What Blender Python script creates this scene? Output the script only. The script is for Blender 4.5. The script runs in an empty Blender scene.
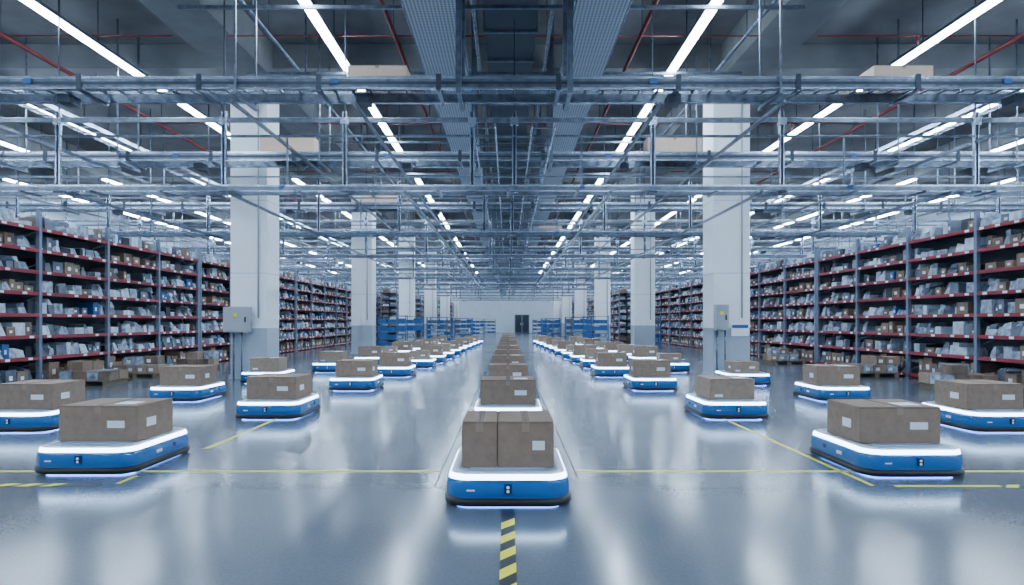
import bpy, bmesh, math, random
from mathutils import Vector, Matrix
random.seed(7)
scene = bpy.context.scene
COL = scene.collection

# ---------------------------------------------------------------- materials
def mat(name, col, rough=0.5, metal=0.0, emit=None, estr=0.0, noise=0.0, nscale=5.0, bump=0.0, spec=0.5):
    m = bpy.data.materials.new(name); m.use_nodes = True
    nt = m.node_tree; b = nt.nodes['Principled BSDF']
    b.inputs['Base Color'].default_value = (*col, 1)
    b.inputs['Roughness'].default_value = rough
    b.inputs['Metallic'].default_value = metal
    b.inputs['Specular IOR Level'].default_value = spec
    if emit:
        b.inputs['Emission Color'].default_value = (*emit, 1)
        b.inputs['Emission Strength'].default_value = estr
    if noise > 0 or bump > 0:
        tc = nt.nodes.new('ShaderNodeTexCoord')
        n = nt.nodes.new('ShaderNodeTexNoise'); n.inputs['Scale'].default_value = nscale
        n.inputs['Detail'].default_value = 5
        nt.links.new(tc.outputs['Object'], n.inputs['Vector'])
        if noise > 0:
            r = nt.nodes.new('ShaderNodeValToRGB')
            r.color_ramp.elements[0].position = 0.3; r.color_ramp.elements[1].position = 0.7
            r.color_ramp.elements[0].color = (*[c*(1-noise) for c in col], 1)
            r.color_ramp.elements[1].color = (*[min(1, c*(1+noise)) for c in col], 1)
            nt.links.new(n.outputs['Fac'], r.inputs['Fac'])
            nt.links.new(r.outputs['Color'], b.inputs['Base Color'])
        if bump > 0:
            bp = nt.nodes.new('ShaderNodeBump'); bp.inputs['Strength'].default_value = bump
            bp.inputs['Distance'].default_value = 0.02
            nt.links.new(n.outputs['Fac'], bp.inputs['Height'])
            nt.links.new(bp.outputs['Normal'], b.inputs['Normal'])
    return m

M = {}
M['steel'] = mat('galvanised_steel', (0.15, 0.18, 0.23), 0.30, 0.85, noise=0.35, nscale=8)
M['steel_d'] = mat('dark_steel', (0.04, 0.05, 0.07), 0.45, 0.6)
M['alu'] = mat('aluminium_rail', (0.38, 0.45, 0.55), 0.24, 0.9, noise=0.25, nscale=4)
M['rackblue'] = mat('rack_upright_paint', (0.17, 0.21, 0.29), 0.4, 0.3)
M['red'] = mat('rack_beam_red', (0.27, 0.020, 0.032), 0.4)
M['pipered'] = mat('pipe_red', (0.15, 0.010, 0.014), 0.4)
M['white'] = mat('white_plastic', (0.78, 0.85, 0.92), 0.35)
M['parcel_w'] = mat('white_parcel', (0.52, 0.60, 0.70), 0.35, noise=0.3, nscale=6)
M['label'] = mat('paper_label', (0.80, 0.84, 0.88), 0.6)
M['wrap'] = mat('plastic_wrap', (0.32, 0.385, 0.47), 0.2, noise=0.5, nscale=9)
M['grey'] = mat('grey_parcel', (0.105, 0.13, 0.17), 0.45, noise=0.35)
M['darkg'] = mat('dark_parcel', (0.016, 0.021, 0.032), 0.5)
M['tote'] = mat('blue_tote', (0.01, 0.09, 0.28), 0.4)
M['card'] = mat('cardboard', (0.27, 0.185, 0.132), 0.75, noise=0.12, nscale=14, bump=0.05)
M['card2'] = mat('cardboard_pale', (0.33, 0.235, 0.172), 0.75, noise=0.12, nscale=12, bump=0.05)
M['cardr'] = mat('cardboard_stock', (0.21, 0.15, 0.11), 0.75, noise=0.25, nscale=5)
M['card3'] = mat('cardboard_light', (0.62, 0.45, 0.34), 0.7, noise=0.05, nscale=12)
M['tape'] = mat('packing_tape', (0.36, 0.265, 0.20), 0.25)
M['seam'] = mat('box_seam', (0.05, 0.035, 0.025), 0.8)
M['blue'] = mat('robot_blue_shell', (0.0, 0.125, 0.42), 0.16, spec=0.6)
M['navy'] = mat('robot_navy', (0.0, 0.03, 0.11), 0.25)
M['black'] = mat('rubber_black', (0.006, 0.007, 0.009), 0.45)
M['deck'] = mat('robot_deck', (0.36, 0.48, 0.62), 0.35)
M['ring'] = mat('robot_light_ring', (0.9, 0.95, 1), 0.3, emit=(0.46, 0.70, 1.0), estr=13)
M['under'] = mat('robot_added_underglow', (0.1, 0.2, 1), 0.3, emit=(0.10, 0.28, 1.0), estr=22.0)  # unseen emitter under the base, added to spread blue glow on the floor
M['tube'] = mat('led_tube', (1, 1, 1), 0.3, emit=(0.64, 0.81, 1.0), estr=78)
M['concrete'] = mat('ceiling_concrete', (0.115, 0.118, 0.124), 0.9, noise=0.3, nscale=0.8, bump=0.2)
M['beam'] = mat('beam_concrete', (0.165, 0.172, 0.182), 0.9, noise=0.15, nscale=1.5, bump=0.15)
M['colwhite'] = mat('column_paint', (0.82, 0.85, 0.88), 0.5, noise=0.03, nscale=2)
M['colgrey'] = mat('column_paint_grey', (0.36, 0.41, 0.48), 0.5, noise=0.05, nscale=2)
M['wall'] = mat('wall_paint', (0.56, 0.63, 0.72), 0.7, noise=0.04, nscale=1)
M['box_el'] = mat('enclosure_grey', (0.36, 0.40, 0.43), 0.4)
M['yellow'] = mat('floor_tape_yellow', (0.92, 0.80, 0.02), 0.45)
M['hblack'] = mat('floor_tape_black', (0.008, 0.008, 0.008), 0.5)
M['joint'] = mat('floor_joint', (0.03, 0.036, 0.048), 0.6)
M['wood'] = mat('pallet_wood', (0.20, 0.15, 0.10), 0.8)

def perf():
    m = bpy.data.materials.new('perforated_steel'); m.use_nodes = True
    nt = m.node_tree; b = nt.nodes['Principled BSDF']
    tc = nt.nodes.new('ShaderNodeTexCoord')
    v = nt.nodes.new('ShaderNodeTexVoronoi'); v.inputs['Scale'].default_value = 16
    v.inputs['Randomness'].default_value = 0.0
    r = nt.nodes.new('ShaderNodeValToRGB')
    r.color_ramp.elements[0].position = 0.26; r.color_ramp.elements[0].color = (0.08, 0.09, 0.11, 1)
    r.color_ramp.elements[1].position = 0.32; r.color_ramp.elements[1].color = (0.48, 0.53, 0.60, 1)
    nt.links.new(tc.outputs['Object'], v.inputs['Vector'])
    nt.links.new(v.outputs['Distance'], r.inputs['Fac'])
    nt.links.new(r.outputs['Color'], b.inputs['Base Color'])
    b.inputs['Metallic'].default_value = 0.3; b.inputs['Roughness'].default_value = 0.45
    return m
M['perf'] = perf()

def floor_mat():
    m = bpy.data.materials.new('polished_floor'); m.use_nodes = True
    nt = m.node_tree; b = nt.nodes['Principled BSDF']
    tc = nt.nodes.new('ShaderNodeTexCoord')
    n = nt.nodes.new('ShaderNodeTexNoise'); n.inputs['Scale'].default_value = 0.5; n.inputs['Detail'].default_value = 8
    n2 = nt.nodes.new('ShaderNodeTexNoise'); n2.inputs['Scale'].default_value = 45; n2.inputs['Detail'].default_value = 4
    nt.links.new(tc.outputs['Object'], n.inputs['Vector']); nt.links.new(tc.outputs['Object'], n2.inputs['Vector'])
    r = nt.nodes.new('ShaderNodeValToRGB')
    r.color_ramp.elements[0].position = 0.3; r.color_ramp.elements[0].color = (0.128, 0.155, 0.198, 1)
    r.color_ramp.elements[1].position = 0.7; r.color_ramp.elements[1].color = (0.165, 0.198, 0.250, 1)
    nt.links.new(n.outputs['Fac'], r.inputs['Fac'])
    mx = nt.nodes.new('ShaderNodeMix'); mx.data_type = 'RGBA'; mx.blend_type = 'MULTIPLY'
    mx.inputs['Factor'].default_value = 0.4
    nt.links.new(r.outputs['Color'], mx.inputs['A']); nt.links.new(n2.outputs['Fac'], mx.inputs['B'])
    nt.links.new(mx.outputs['Result'], b.inputs['Base Color'])
    mr = nt.nodes.new('ShaderNodeMapRange')
    mr.inputs['From Min'].default_value = 0.3; mr.inputs['From Max'].default_value = 0.7
    mr.inputs['To Min'].default_value = 0.14; mr.inputs['To Max'].default_value = 0.20
    nt.links.new(n.outputs['Fac'], mr.inputs['Value']); nt.links.new(mr.outputs['Result'], b.inputs['Roughness'])
    b.inputs['Specular IOR Level'].default_value = 0.65
    return m
M['floor'] = floor_mat()

# ---------------------------------------------------------------- mesh builder
class MB:
    def __init__(s): s.v = []; s.f = []; s.m = []; s.mats = []; s.smooth = []
    def mi(s, k):
        if k not in s.mats: s.mats.append(k)
        return s.mats.index(k)
    def box(s, x0, x1, y0, y1, z0, z1, k, jit=0.0, rot=0.0):
        i = len(s.v); c = s.mi(k)
        cx, cy = (x0+x1)/2, (y0+y1)/2
        for z in (z0, z1):
            for x, y in ((x0, y0), (x1, y0), (x1, y1), (x0, y1)):
                j = jit if z == z1 else 0
                dx, dy = x-cx, y-cy
                if j: dx *= 1-random.random()*j; dy *= 1-random.random()*j
                if rot:
                    dx, dy = dx*math.cos(rot)-dy*math.sin(rot), dx*math.sin(rot)+dy*math.cos(rot)
                s.v.append((cx+dx, cy+dy, z-(random.random()*j*(z1-z0) if j else 0)))
        for q in ((0, 3, 2, 1), (4, 5, 6, 7), (0, 1, 5, 4), (1, 2, 6, 5), (2, 3, 7, 6), (3, 0, 4, 7)):
            s.f.append(tuple(i+a for a in q)); s.m.append(c); s.smooth.append(False)
    def cyl(s, p0, p1, r, k, n=8, caps=True):
        p0 = Vector(p0); p1 = Vector(p1); d = (p1-p0).normalized()
        a = d.orthogonal().normalized(); b = d.cross(a); i = len(s.v); c = s.mi(k)
        for p in (p0, p1):
            for t in range(n):
                an = 2*math.pi*t/n
                s.v.append(tuple(p + a*math.cos(an)*r + b*math.sin(an)*r))
        for t in range(n):
            u = (t+1) % n
            s.f.append((i+t, i+u, i+n+u, i+n+t)); s.m.append(c); s.smooth.append(True)
        if caps:
            s.f.append(tuple(i+t for t in reversed(range(n)))); s.m.append(c); s.smooth.append(False)
            s.f.append(tuple(i+n+t for t in range(n))); s.m.append(c); s.smooth.append(False)
    def beam(s, p0, p1, w, k):
        s.cyl(p0, p1, w*0.7, k, n=4)
    def loft(s, rings, ks, cap_top=None, cap_bot=None):
        i0 = len(s.v); n = len(rings[0])
        for r in rings: s.v.extend(r)
        for a in range(len(rings)-1):
            c = s.mi(ks[a])
            for t in range(n):
                u = (t+1) % n
                s.f.append((i0+a*n+t, i0+a*n+u, i0+(a+1)*n+u, i0+(a+1)*n+t)); s.m.append(c); s.smooth.append(True)
        if cap_top:
            s.f.append(tuple(i0+(len(rings)-1)*n+t for t in range(n))); s.m.append(s.mi(cap_top)); s.smooth.append(False)
        if cap_bot:
            s.f.append(tuple(i0+t for t in reversed(range(n)))); s.m.append(s.mi(cap_bot)); s.smooth.append(False)
    def mesh(s, name):
        me = bpy.data.meshes.new(name); me.from_pydata(s.v, [], s.f)
        for k in s.mats: me.materials.append(M[k])
        me.polygons.foreach_set('material_index', s.m)
        me.polygons.foreach_set('use_smooth', s.smooth)
        me.update(); return me

def put(name, me, loc=(0, 0, 0), rz=0.0, parent=None):
    o = bpy.data.objects.new(name, me); o.location = loc; o.rotation_euler = (0, 0, rz)
    COL.objects.link(o)
    if parent: o.parent = parent
    return o
def one(name, mb, loc=(0, 0, 0), rz=0.0): return put(name, mb.mesh(name), loc, rz)

Y0, Y1 = -9.0, 88.0
XW = 24.0
HC = 8.3
# ---------------------------------------------------------------- room shell
b = MB(); b.box(-XW, XW, Y0, Y1, -0.2, 0, 'floor'); one('floor', b)
b = MB(); b.box(-XW, XW, Y0, Y1, HC, HC+0.2, 'concrete'); one('ceiling', b)
b = MB(); b.box(-XW-0.2, -XW, Y0, Y1, 0, HC, 'wall'); one('wall_left', b)
b = MB(); b.box(XW, XW+0.2, Y0, Y1, 0, HC, 'wall'); one('wall_right', b)
b = MB(); b.box(-XW, XW, Y1, Y1+0.2, 0, HC, 'wall'); one('wall_back', b)
b = MB(); b.box(-XW, XW, Y0-0.2, Y0, 0, HC, 'wall'); one('wall_front', b)
b = MB(); b.box(-1.0, 1.0, -0.08, -0.005, 0, 2.4, 'box_el')
b.box(-0.88, -0.03, -0.11, -0.08, 0.02, 2.3, 'steel_d'); b.box(0.03, 0.88, -0.11, -0.08, 0.02, 2.3, 'steel_d')
b.box(-0.2, -0.1, -0.16, -0.11, 1.0, 1.3, 'alu'); b.box(0.1, 0.2, -0.16, -0.11, 1.0, 1.3, 'alu')
one('door_1', b, (1.8, Y1, 0))

# ceiling beams
for i, x in enumerate((-6.4, 5.85, -17.5, 17.5)):
    b = MB(); b.box(x-0.55, x+0.55, Y0, Y1, 7.45, HC, 'beam'); one('ceiling_beam', b)
for k in range(-1, 6):
    y = 17.3+13*k
    for s, (xa, xb) in enumerate(((-XW, -18.05), (-16.95, -6.95), (-5.85, 5.3), (6.4, 16.95), (18.05, XW))):
        b = MB(); b.box(xa, xb, y-0.35, y+0.35, 7.7, HC, 'beam'); one('ceiling_beam', b)

# columns
def column():
    b = MB(); w = 0.45
    b.box(-w, w, -w, w, 0, 1.25, 'colgrey'); b.box(-w, w, -w, w, 1.25, 7.45, 'colwhite')
    b.box(-w-0.03, w+0.03, -w-0.03, w+0.03, 0, 0.10, 'colgrey')
    for z in (2.6, 4.4):
        b.box(-w-0.004, w+0.004, -w-0.004, w+0.004, z, z+0.012, 'colgrey')
    b.cyl((w*0.55, -w-0.03, 1.5), (w*0.55, -w-0.03, 7.3), 0.02, 'box_el', 8)
    return b.mesh('concrete_column')
cm = column()
for k in range(0, 6):
    for x in (-6.4, 5.52 if k == 0 else 5.98):
        put('concrete_column', cm, (x, 17.3+13*k, 0))
def elbox(name, x, y, w, h, z, gland=True):
    b = MB(); b.box(-w/2, w/2, -0.22, 0, 0, h, 'box_el'); b.box(-w/2+0.03, w/2-0.03, -0.235, -0.22, 0.03, h-0.03, 'box_el')
    b.box(w/2-0.09, w/2-0.06, -0.255, -0.235, h*0.4, h*0.6, 'black')
    b.box(-0.06, 0.03, -0.238, -0.235, h*0.62, h*0.75, 'yellow')
    if gland:
        b.cyl((-0.1, -0.1, -1.2), (-0.1, -0.1, 0), 0.025, 'steel'); b.cyl((0.1, -0.1, -1.2), (0.1, -0.1, 0), 0.02, 'steel')
    return one(name, b, (x, y, z))
elbox('electrical_cabinet', -6.62, 16.82, 0.62, 0.62, 1.15)
elbox('electrical_cabinet', 5.22, 16.82, 0.3, 0.62, 1.2)
b = MB(); b.box(-0.22, 0.22, -0.02, 0, 0, 0.3, 'label'); b.box(-0.2, 0.2, -0.024, -0.02, 0.2, 0.28, 'tote')
one('safety_notice', b, (5.72, 16.84, 1.05))

# ---------------------------------------------------------------- lights
def tube(L):
    b = MB(); b.box(-0.10, 0.10, 0, L, 0.05, 0.12, 'steel'); b.box(-0.08, 0.08, 0.02, L-0.02, 0, 0.05, 'tube')
    y = 0.5
    while y < L: b.cyl((0, y, 0.12), (0, y, HC-7.15), 0.012, 'steel_d', 6); y += 3.2
    return b.mesh('ceiling_light')
segs = [(-6, 2.5), (7.5, 16.4), (17.0, 25.2), (27.6, 42.0), (43, 54.0), (55, 67.0), (68, 84.0)]  # first span is out of view, added as fill and for floor reflections
for (a, c) in segs:
    me = tube(c-a)
    for x in (3.72, 8.7, 12.9, 16.4, 20.4):
        for sx in (-1, 1): put('ceiling_light', me, (sx*x+0.05, a, 7.15))

# ---------------------------------------------------------------- overhead steelwork
HX = 22.5
def conveyor():
    b = MB()
    for y in (-0.36, 0.36):
        s = 1 if y > 0 else -1
        b.box(-HX, HX, y-0.018, y+0.018, -0.19, -0.04, 'steel')
        b.box(-HX, HX, y-0.024, y+0.024, -0.05, 0.0, 'alu')
        b.box(-HX, HX, y-0.024, y+0.024, -0.205, -0.18, 'alu')
        b.box(-HX, HX, min(y, y-s*0.05), max(y, y-s*0.05), -0.20, -0.188, 'alu')
        b.box(-HX, HX, y+s*0.018, y+s*0.03, -0.13, -0.09, 'steel_d')
    x = -HX+0.1
    while x < HX:
        b.cyl((x, -0.33, -0.03), (x, 0.33, -0.03), 0.022, 'steel', 6, False); x += 0.30
    x = -HX+0.5
    while x < HX:
        b.box(x-0.025, x+0.025, -0.38, 0.38, -0.24, -0.20, 'steel')
        b.box(x-0.04, x+0.04, -0.395, -0.378, -0.22, 0.03, 'steel_d')
        x += 1.9
    for x in (-20, -17.2, -14.5, -11.6, -8.9, -4.3, -0.78, 0.98, 4.3, 8.9, 11.6, 14.5, 17.2, 20):
        for y in (-0.44, 0.44):
            w = 0.045 if abs(x) < 1.2 else 0.014
            b.box(x-w, x+w, y-min(w, 0.03), y+min(w, 0.03), -0.29, HC-5.3, 'steel')
        b.box(x-0.03, x+0.03, -0.47, 0.47, -0.30, -0.24, 'steel')
    for x in (-13.3, -7.6, -2.75, 2.3, 7.9, 12.9):
        b.box(x-0.06, x+0.06, -0.42, -0.38, -0.13, -0.05, 'tote'); b.box(x+0.3, x+0.5, -0.15, 0.15, -0.34, -0.20, 'steel_d')
    return b.mesh('overhead_conveyor')
cv = conveyor()
conv_y = [11.2, 16.0] + [22.6+6.5*i for i in range(9)]
for y in conv_y: put('overhead_conveyor', cv, (0, y, 5.3))

def frame():
    b = MB()
    for z, h in ((5.20, 0.07), (4.92, 0.035)):
        b.box(-HX, HX, -0.035, 0.035, z, z+h, 'steel')
    b.box(-HX, HX, -0.04, 0.04, 5.27, 5.285, 'alu')
    for y in (-0.25, 0.25):
        b.box(-HX, HX, y-0.03, y+0.03, 3.86, 3.925, 'steel')
        b.box(-HX, HX, y-0.034, y+0.034, 3.925, 3.96, 'alu')
    b.box(-HX, HX, -0.015, 0.015, 4.15, 4.18, 'steel')
    x = -HX+0.4
    while x < HX:
        b.box(x-0.025, x+0.025, -0.3, 0.3, 3.825, 3.86, 'steel'); x += 1.3
    for x in (-19.5, -16.8, -14, -11.4, -8.55, -5.4, -3.1, -0.68, 0.12, 2.75, 5.2, 8.9, 11.6, 14, 16.8, 19.5):
        b.box(x-0.045, x-0.02, -0.05, 0.02, 3.9, 5.4, 'alu')
        b.box(x-0.02, x+0.02, -0.03, 0.02, 3.9, 5.4, 'steel_d')
        b.box(x+0.02, x+0.045, -0.05, 0.02, 3.9, 5.4, 'alu')
        b.box(x-0.012, x+0.012, -0.012, 0.012, 5.4, HC, 'steel_d')
        b.box(x-0.08, x+0.08, -0.065, 0.0, 3.85, 3.98, 'alu')
        b.box(x-0.08, x+0.08, -0.065, 0.0, 5.14, 5.28, 'alu')
    for x in (-10.2, -4.2, 1.4, 6.4, 12.6):
        b.box(x-0.015, x+0.015, -0.02, 0.02, 3.9, 4.9, 'steel')
        b.box(x-0.06, x+0.03, -0.3, -0.28, 3.88, 3.95, 'tote')
    return b.mesh('steel_support_frame')
fr = frame()
for y in [13.0+6.5*i for i in range(11)]: put('steel_support_frame', fr, (0, y, 0))

def ladder(w, y0, y1, step=0.35, plate=False, h=0.1):
    b = MB()
    for x in (-w/2, w/2): b.box(x-0.015, x+0.015, y0, y1, 0, h, 'alu')
    y = y0+0.1
    while y < y1: b.box(-w/2, w/2, y-0.015, y+0.015, 0.01, 0.03, 'steel'); y += step
    if plate: b.box(-w/2, w/2, y0, y1, 0.0, 0.008, 'perf')
    return b
one('cable_tray', ladder(0.9, -4, 86, 0.9, True), (-1.28, 0, 6.6))
one('cable_tray', ladder(0.9, -4, 86, 0.9, True), (1.55, 0, 6.6))
for x in (-11.0, 11.2): one('cable_tray', ladder(0.6, -4, 86, 0.5, False), (x, 0, 6.4))
one('cable_tray', ladder(0.40, 11.8, 86, 0.6, False, 0.07), (-0.42, 0, 4.76))
one('cable_tray', ladder(0.40, 11.8, 86, 0.6, False, 0.07), (0.62, 0, 4.76))
for x in (-8.9, -4.3, -2.4, 2.4, 4.3, 8.9, 13.3, -13.3):
    b = MB(); b.box(-0.02, 0.02, 10.6, 86, 0, 0.06, 'steel'); one('steel_rail', b, (x, 0, 4.8))
for x in (-5.2, -1.9, 1.9, 4.7, 8.2, -8.2):
    b = MB(); b.box(-0.02, 0.02, 12.6, 84, 0, 0.05, 'steel'); one('steel_rail', b, (x, 0, 3.775))
for y in (9.2, 12.0, 15.2, 21, 25.5, 34, 38.5, 47, 51):
    b = MB(); b.box(-5.8, 5.2, -0.03, 0.03, 0, 0.06, 'steel')
    for x in (-4.5, -1.8, -0.7, 1.0, 2.1, 4.5): b.box(x-0.02, x+0.02, -0.02, 0.02, 0.06, HC-6.9, 'steel')
    one('steel_strut', b, (0, y, 6.9))
b = MB(); b.box(-0.45, 0.55, -4, 86, 7.15, 7.55, 'steel_d')
y = -3
while y < 86: b.box(-0.49, 0.59, y-0.03, y+0.03, 7.11, 7.58, 'steel'); y += 1.5
one('air_duct', b)
for x, z, r, k in ((-2.35, 7.35, 0.04, 'pipered'), (2.75, 7.35, 0.04, 'pipered'), (-10.4, 7.3, 0.05, 'pipered'), (10.6, 7.3, 0.05, 'pipered'),
                   (-0.62, 6.98, 0.03, 'steel'), (0.8, 7.0, 0.03, 'steel'), (-4.9, 7.3, 0.04, 'steel'), (4.9, 7.3, 0.04, 'steel')):
    b = MB(); b.cyl((x, -6, z), (x, 86, z), r, k, 10)
    y = 1.0
    while y < 86:
        b.cyl((x, y, z), (x, y, HC), 0.01, 'steel_d', 5); y += 3.25
    one('sprinkler_pipe' if k == 'pipered' else 'conduit_pipe', b)
for y in (10.4, 14.2, 20.5, 27, 36, 49):
    b2 = MB()
    for x0, x1 in ((-10.4, -6.97), (-5.83, 5.28), (6.42, 10.6)):
        b2.cyl((x0, y, 7.35), (x1, y, 7.35), 0.018, 'pipered', 8)
        b2.cyl(((x0+x1)/2, y, 7.35), ((x0+x1)/2, y, 7.15), 0.02, 'pipered', 6)
    one('sprinkler_pipe', b2)

# ---------------------------------------------------------------- racks
def rack(seed, nb=4, bay=2.5):
    random.seed(seed)
    b = MB(); D = 1.15; L = nb*bay; H = 3.78
    for i in range(nb+1):
        y = i*bay
        for x in (-D/2, D/2-0.08):
            b.box(x, x+0.08, y-0.045, y+0.045, 0, H, 'rackblue')
            b.box(x-0.02, x+0.10, y-0.07, y+0.07, 0, 0.015, 'rackblue')
        z = 0.2
        while z < H-0.4:
            b.beam((-D/2+0.05, y, z), (D/2-0.05, y, z+0.35), 0.018, 'rackblue'); z += 0.7
    levels = [0.12, 0.66, 1.12, 1.58, 2.04, 2.50, 2.96, 3.42]
    for li, z in enumerate(levels):
        for i in range(nb):
            ya, yb = i*bay+0.05, (i+1)*bay-0.05
            for x in (-D/2, D/2-0.05):
                b.box(x, x+0.05, ya, yb, z-0.070, z+0.003, 'red')
            b.box(-D/2+0.05, D/2-0.05, ya, yb, z-0.02, z-0.004, 'steel_d')
            yy = ya+0.15
            while yy < yb-0.2:
                for x0, x1 in ((-D/2-0.004, -D/2), (D/2, D/2+0.004)):
                    if random.random() < 0.8: b.box(x0, x1, yy, yy+0.13, z-0.058, z-0.010, 'label')
                yy += random.uniform(0.35, 0.7)
            for side in (-1, 1):
                yy = ya+0.04
                theme = random.random()
                while yy < yb-0.12:
                    w = random.uniform(0.12, 0.40)
                    if yy+w > yb-0.03: w = yb-0.03-yy
                    h = random.uniform(0.12, 0.30)
                    if random.random() < 0.09: yy += w; continue
                    dd = random.uniform(0.40, 0.50)
                    x0, x1 = (0.03, 0.03+dd) if side > 0 else (-0.03-dd, -0.03)
                    r = random.random()
                    if li == 0: k = random.choice(['cardr', 'card', 'cardr', 'grey']); h = random.uniform(0.2, 0.42)
                    elif theme < 0.12: k = random.choice(['cardr', 'card', 'cardr', 'wrap'])
                    elif r < 0.36: k = 'wrap'
                    elif r < 0.56: k = 'parcel_w'
                    elif r < 0.80: k = 'grey'
                    elif r < 0.90: k = 'darkg'
                    elif r < 0.98: k = 'cardr'
                    else: k = 'tote'
                    soft = 0.42 if k in ('wrap', 'parcel_w', 'grey') and random.random() < 0.6 else 0.03
                    b.box(x0, x1, yy, yy+w-0.012, z, z+h, k, jit=soft)
                    if k in ('card', 'grey', 'cardr', 'tote') and soft < 0.1:
                        xf = x1 if side > 0 else x0
                        b.box(xf-0.012, xf+0.003, yy+w*0.3, yy+w*0.6, z+h*0.3, z+h*0.6, 'label')
                    elif soft > 0.1 and random.random() < 0.6:
                        b.box(x0+0.03, x1-0.03, yy+0.02, yy+w*0.8, z+h*0.7, min(z+h+0.08, z+0.34), random.choice(['wrap', 'parcel_w', 'grey']), jit=0.4)
                    yy += w
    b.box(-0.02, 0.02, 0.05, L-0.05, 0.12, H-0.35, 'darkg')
    return b.mesh('storage_rack')
racks = [rack(s) for s in (11, 12, 13, 14)]
ri = 0
for sx in (-1, 1):
    for xr in (10.6, 13.6, 16.6):
        for k in range(7):
            y = 12.15+k*10.15
            if xr > 11 and k > 5: continue
            put('storage_rack', racks[(ri*3+k) % 4], (sx*xr, y, 0)); ri += 1
for (x, y) in ((-8.2, 47), (8.2, 47), (-8.2, 60), (8.2, 60), (-7.0, 73), (7.0, 73)):
    put('storage_rack', racks[ri % 4], (x, y, 0)); ri += 1

def pallet_load(seed):
    random.seed(seed); b = MB()
    for x in (-0.55, -0.05, 0.45): b.box(x, x+0.1, -0.4, 0.4, 0, 0.1, 'wood')
    for i in range(6): b.box(-0.6, 0.6, -0.4+i*0.14, -0.3+i*0.14, 0.1, 0.125, 'wood')
    for lv in range(2):
        x = -0.58
        while x < 0.3:
            w = random.uniform(0.24, 0.36)
            for y in (-0.38, 0.01):
                h = 0.2
                if lv == 0 or random.random() < 0.5:
                    b.box(x, x+w-0.02, y, y+0.36, 0.125+lv*h, 0.125+(lv+1)*h-0.005, random.choice(['card', 'card2', 'cardr', 'wrap']))
                    b.box(x+0.05, x+0.15, y-0.003, y, 0.17+lv*h, 0.25+lv*h, 'label')
            x += w
    return b.mesh('pallet_of_cartons')
pls = [pallet_load(s) for s in (1, 2, 3)]
for i, (x, y) in enumerate(((-9.3, 15.3), (-9.3, 17.4), (-9.3, 20.2), (9.3, 17.6), (9.35, 14.2), (9.3, 23.0), (-9.3, 25.5))):
    put('pallet_of_cartons', pls[i % 3], (x, y, 0), 0.0 if i % 2 else math.pi)

def tote_shelf(seed):
    random.seed(seed); b = MB()
    for x in (-0.75, 0.71):
        for y in (-0.3, 0.26): b.box(x, x+0.04, y, y+0.04, 0, 1.75, 'tote')
    for z in (0.1, 0.5, 0.9, 1.3, 1.7):
        b.box(-0.75, 0.75, -0.3, 0.3, z, z+0.03, 'steel')
        if z < 1.6:
            for i in range(3):
                if random.random() < 0.85:
                    x = -0.69+i*0.47
                    b.box(x, x+0.43, -0.27, 0.27, z+0.03, z+0.03+random.choice([0.2, 0.28]), random.choice(['tote', 'tote', 'grey', 'wrap']))
                    b.box(x-0.01, x+0.44, -0.28, 0.28, z+0.2, z+0.225, 'tote')
    return b.mesh('tote_shelf')
ts = [tote_shelf(s) for s in (5, 6, 7)]
for i, (x, y) in enumerate(((-6.0, 35.5), (-5.6, 39), (-4.6, 47), (-5.2, 50), (-3.7, 57), (-4.4, 63), (5.2, 40.5), (4.6, 46), (5.4, 50.5), (3.6, 58), (4.4, 67), (7.7, 38), (-3.2, 72), (3.4, 74), (-2.2, 80), (4.6, 80))):
    put('tote_shelf', ts[i % 3], (x, y, 0))

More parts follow.
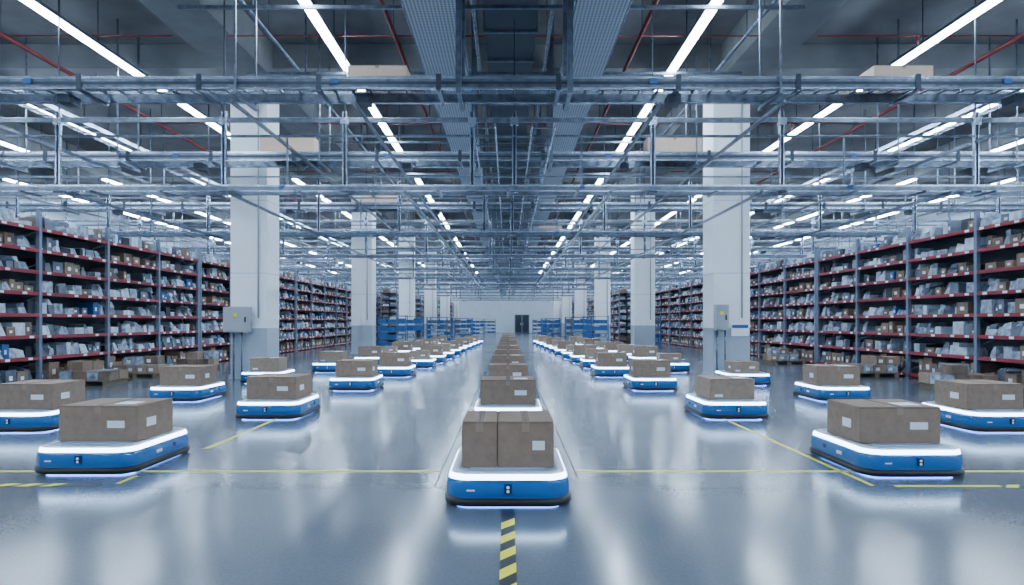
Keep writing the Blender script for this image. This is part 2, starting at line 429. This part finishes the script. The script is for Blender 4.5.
# ---------------------------------------------------------------- robots
def rr(w, l, r, z, n=8):
    pts = []
    for (cx, cy, a0) in ((w/2-r, l/2-r, 0), (-w/2+r, l/2-r, 90), (-w/2+r, -l/2+r, 180), (w/2-r, -l/2+r, 270)):
        for i in range(n+1):
            a = math.radians(a0+90*i/n); x = cx+r*math.cos(a); y = cy+r*math.sin(a)
            y += (1 if y > 0 else -1)*0.025*(1-(2*x/w)**2)
            pts.append((x, y, z))
    return pts
W, L = 0.98, 1.27
def robot():
    b = MB()
    lv = [(0.012, 0.15, 'black'), (0.014, 0.13, 'under'), (0.018, 0.09, 'black'), (0.016, 0.010, 'black'), (0.030, 0.0, 'black'), (0.064, 0.0, 'black'), (0.071, 0.016, 'black'), (0.076, 0.024, 'blue'),
          (0.088, 0.016, 'blue'), (0.13, 0.013, 'blue'), (0.180, 0.018, 'blue'), (0.206, 0.027, 'blue'), (0.209, 0.030, 'ring'), (0.238, 0.038, 'ring'),
          (0.250, 0.050, 'white'), (0.258, 0.075, 'white'), (0.259, 0.11, 'deck'), (0.254, 0.118, 'deck')]
    rings = [rr(W-2*i, L-2*i, max(0.05, 0.19-i), z) for z, i, k in lv]
    b.loft(rings, [k for _, _, k in lv], cap_top='deck', cap_bot='black')
    for x in (-0.30, 0.25):
        b.cyl((x, 0, 0.07), (x+0.05, 0, 0.07), 0.07, 'black', 16)
    for x in (-0.25, 0.25):
        for y in (-0.4, 0.4): b.cyl((x-0.02, y, 0.035), (x+0.02, y, 0.035), 0.035, 'black', 12)
    for s in (-1, 1):
        yb = s*(L/2+0.025)
        b.box(-0.028, 0.028, *sorted((yb-s*0.06, yb-s*0.008)), 0.115, 0.185, 'navy')
        b.cyl((0, yb-s*0.03, 0.162), (0, yb-s*0.004, 0.162), 0.012, 'white', 12)
        b.box(-0.010, 0.010, *sorted((yb-s*0.05, yb-s*0.005)), 0.122, 0.142, 'white')
        b.box(-0.31, -0.25, *sorted((yb-s*0.08, yb-s*0.022)), 0.13, 0.142, 'white')
        b.cyl((0.27, yb-s*0.07, 0.14), (0.27, yb-s*0.026, 0.14), 0.010, 'white', 10)
    for s in (-1, 1):
        x0, x1 = sorted((s*(W/2-0.03), s*(W/2-0.010)))
        b.box(x0, x1, -0.18, -0.08, 0.125, 0.155, 'white'); b.box(x0, x1, 0.15, 0.2, 0.13, 0.17, 'navy')
    b.box(-0.30, 0.30, -0.42, 0.42, 0.25, 0.262, 'deck')
    return b.mesh('warehouse_robot')
rb = robot()

def carton(w, l, h, k='card', lab=0):
    bm = bmesh.new(); bmesh.ops.create_cube(bm, size=1)
    for v in bm.verts: v.co = Vector((v.co.x*w, v.co.y*l, (v.co.z+0.5)*h))
    bmesh.ops.bevel(bm, geom=bm.edges[:], offset=0.006, segments=2, affect='EDGES')
    b = MB()
    c = b.mi(k)
    b.v = [tuple(v.co) for v in bm.verts]
    for f in bm.faces: b.f.append(tuple(v.index for v in f.verts)); b.m.append(c); b.smooth.append(False)
    bm.free()
    e = 0.0012
    b.box(-0.03, 0.03, -l/2-e, l/2+e, h*0.78, h+e, 'tape')
    b.box(-0.002, 0.002, -l/2+0.01, l/2-0.01, h, h+2*e, 'seam')
    b.box(-w/2+0.01, w/2-0.01, -l/2-e, -l/2, h-0.012, h-0.009, 'seam')
    if lab & 1: b.box(w*0.12, w*0.34, -l/2-2*e, -l/2, h*0.38, h*0.58, 'label')
    if lab & 2: b.box(-w*0.4, -w*0.22, -l/2-2*e, -l/2, h*0.12, h*0.25, 'label')
    if lab & 4: b.box(w*0.1, w*0.36, -l*0.3, l*0.02, h, h+2*e, 'label')
    if lab & 8:
        b.box(w/2, w/2+2*e, -l*0.25, 0, h*0.35, h*0.6, 'label'); b.box(-w/2-2*e, -w/2, -l*0.25, 0, h*0.35, h*0.6, 'label')
    return b.mesh('cardboard_box')
cbs = [carton(0.74, 0.68, 0.33, 'card', 9), carton(0.66, 0.70, 0.30, 'card2', 6), carton(0.76, 0.66, 0.34, 'card', 13), carton(0.6, 0.6, 0.24, 'card2', 11)]
cbA = carton(0.275, 0.66, 0.36, 'card', 0); cbB = carton(0.44, 0.66, 0.36, 'card', 1)

def addrobot(x, yf, cb=None, rz=0.0, brz=0.0):
    y = yf+L/2
    put('warehouse_robot', rb, (x, y, 0), rz)
    if cb is not None: put('cardboard_box', cb, (x, y, 0.262), rz+brz)

yc = 5.12
put('warehouse_robot', rb, (0.0, yc+L/2, 0))
put('cardboard_box', cbA, (-0.223, yc+L/2-0.09, 0.262)); put('cardboard_box', cbB, (0.138, yc+L/2-0.09, 0.262))
random.seed(3)
yy = 9.1; i = 0
while yy < 46:
    addrobot(0.0, yy, cbs[(i*2+2) % 4]); yy += 3.4; i += 1
spec = [(-3.90, 6.2, 2), (3.68, 6.10, 2), (-6.3, 8.6, 0), (6.35, 8.6, 0), (-5.88, 11.95, 0), (5.95, 11.95, 2), (-3.47, 9.75, 0), (3.29, 9.75, 1),
        (-3.2, 13.85, 0), (3.0, 13.85, 2), (-5.65, 15.5, 1), (5.35, 15.0, 3), (-2.95, 17.3, 2), (2.7, 17.3, 0), (-5.0, 18.9, 1), (4.6, 18.9, 3)]
for x, y, c in spec: addrobot(x, y, cbs[c], brz=random.uniform(-0.05, 0.05))
for k in range(9):
    y = 20.6+2.6*k
    xi = 2.75-0.09*k
    for sx in (-1, 1):
        addrobot(sx*xi, y, cbs[(k+sx) % 4])
        if k < 7: addrobot(sx*(4.55-0.12*k), y+1.5, cbs[(k*3+1+sx) % 4])

cl = carton(0.95, 0.5, 0.22, 'card3', 0); cl2 = carton(1.25, 0.5, 0.38, 'card3', 0)
for x, y, m in ((-2.1, 11.2, cl), (6.35, 11.2, cl), (-5.1, 16.0, cl2), (3.85, 16.0, cl2), (-4.2, 22.6, cl2), (7.5, 22.6, cl), (1.8, 29.1, cl)):
    put('cardboard_box', m, (x, y, 5.3))

# ---------------------------------------------------------------- floor markings
def strip(name, x0, x1, y0, y1, k='yellow', z=0.0015):
    b = MB(); b.box(x0, x1, y0, y1, 0, z, k); one(name, b)
def hazard(name, x0, x1, y0, y1, along='y', st=0.12):
    b = MB(); b.box(x0, x1, y0, y1, 0, 0.0015, 'hblack')
    c = b.mi('yellow')
    if along == 'y':
        y = y0
        while y+st*1.5 < y1:
            i = len(b.v); w = (x1-x0)*1.6
            b.v += [(x0, y, 0.0022), (x1, y+w*0.8, 0.0022), (x1, y+w*0.8+st*0.5, 0.0022), (x0, y+st*0.5, 0.0022)]
            b.f.append((i, i+1, i+2, i+3)); b.m.append(c); b.smooth.append(False); y += st
    else:
        x = x0
        while x+st*1.5 < x1:
            i = len(b.v); w = y1-y0
            b.v += [(x, y0, 0.0022), (x+st*0.55, y0, 0.0022), (x+st*0.55+w*0.8, y1, 0.0022), (x+w*0.8, y1, 0.0022)]
            b.f.append((i, i+1, i+2, i+3)); b.m.append(c); b.smooth.append(False); x += st
    one(name, b)
strip('floor_marking_tape', -12, -0.64, 6.37, 6.43); strip('floor_marking_tape', 0.64, 12, 6.37, 6.43)
hazard('hazard_floor_tape', -0.047, 0.047, 1.0, 5.12, 'y', 0.30)
hazard('hazard_floor_tape', 4.2, 5.0, 5.76, 5.86, 'x', 0.20); strip('floor_marking_tape', 3.3, 4.2, 5.80, 5.85)
hazard('hazard_floor_tape', -5.0, -3.5, 5.81, 5.91, 'x', 0.20)
strip('floor_marking_tape', 3.10, 3.14, 5.84, 12); strip('floor_marking_tape', -3.40, -3.36, 5.92, 6.2); strip('floor_marking_tape', -3.36, -3.32, 7.55, 12)
strip('floor_marking_tape', 4.98, 5.02, 5.87, 6.36)
for y in (5.75, 12.3, 18.8, 25.3, 31.8, 38.3): strip('floor_joint', -24, 24, y, y+0.014, 'joint', 0.0008)
for x in (-0.63, 0.62, -7.6, 7.6): strip('floor_joint', x, x+0.012, 5.8 if abs(x) < 1 else -9, 60, 'joint', 0.0009)

# ---------------------------------------------------------------- world + camera
w = bpy.data.worlds.new('world'); scene.world = w; w.use_nodes = True
w.node_tree.nodes['Background'].inputs['Color'].default_value = (0.45, 0.6, 0.8, 1)
w.node_tree.nodes['Background'].inputs['Strength'].default_value = 0.3
cam = bpy.data.cameras.new('camera'); co = bpy.data.objects.new('camera', cam); COL.objects.link(co)
co.location = (0, 0, 1.4); co.rotation_euler = (math.radians(90), 0, 0)
cam.lens = 24.0; cam.sensor_width = 36; cam.shift_x = 0.0039; cam.shift_y = 0.0288
cam.clip_start = 0.05; cam.clip_end = 300
scene.camera = co
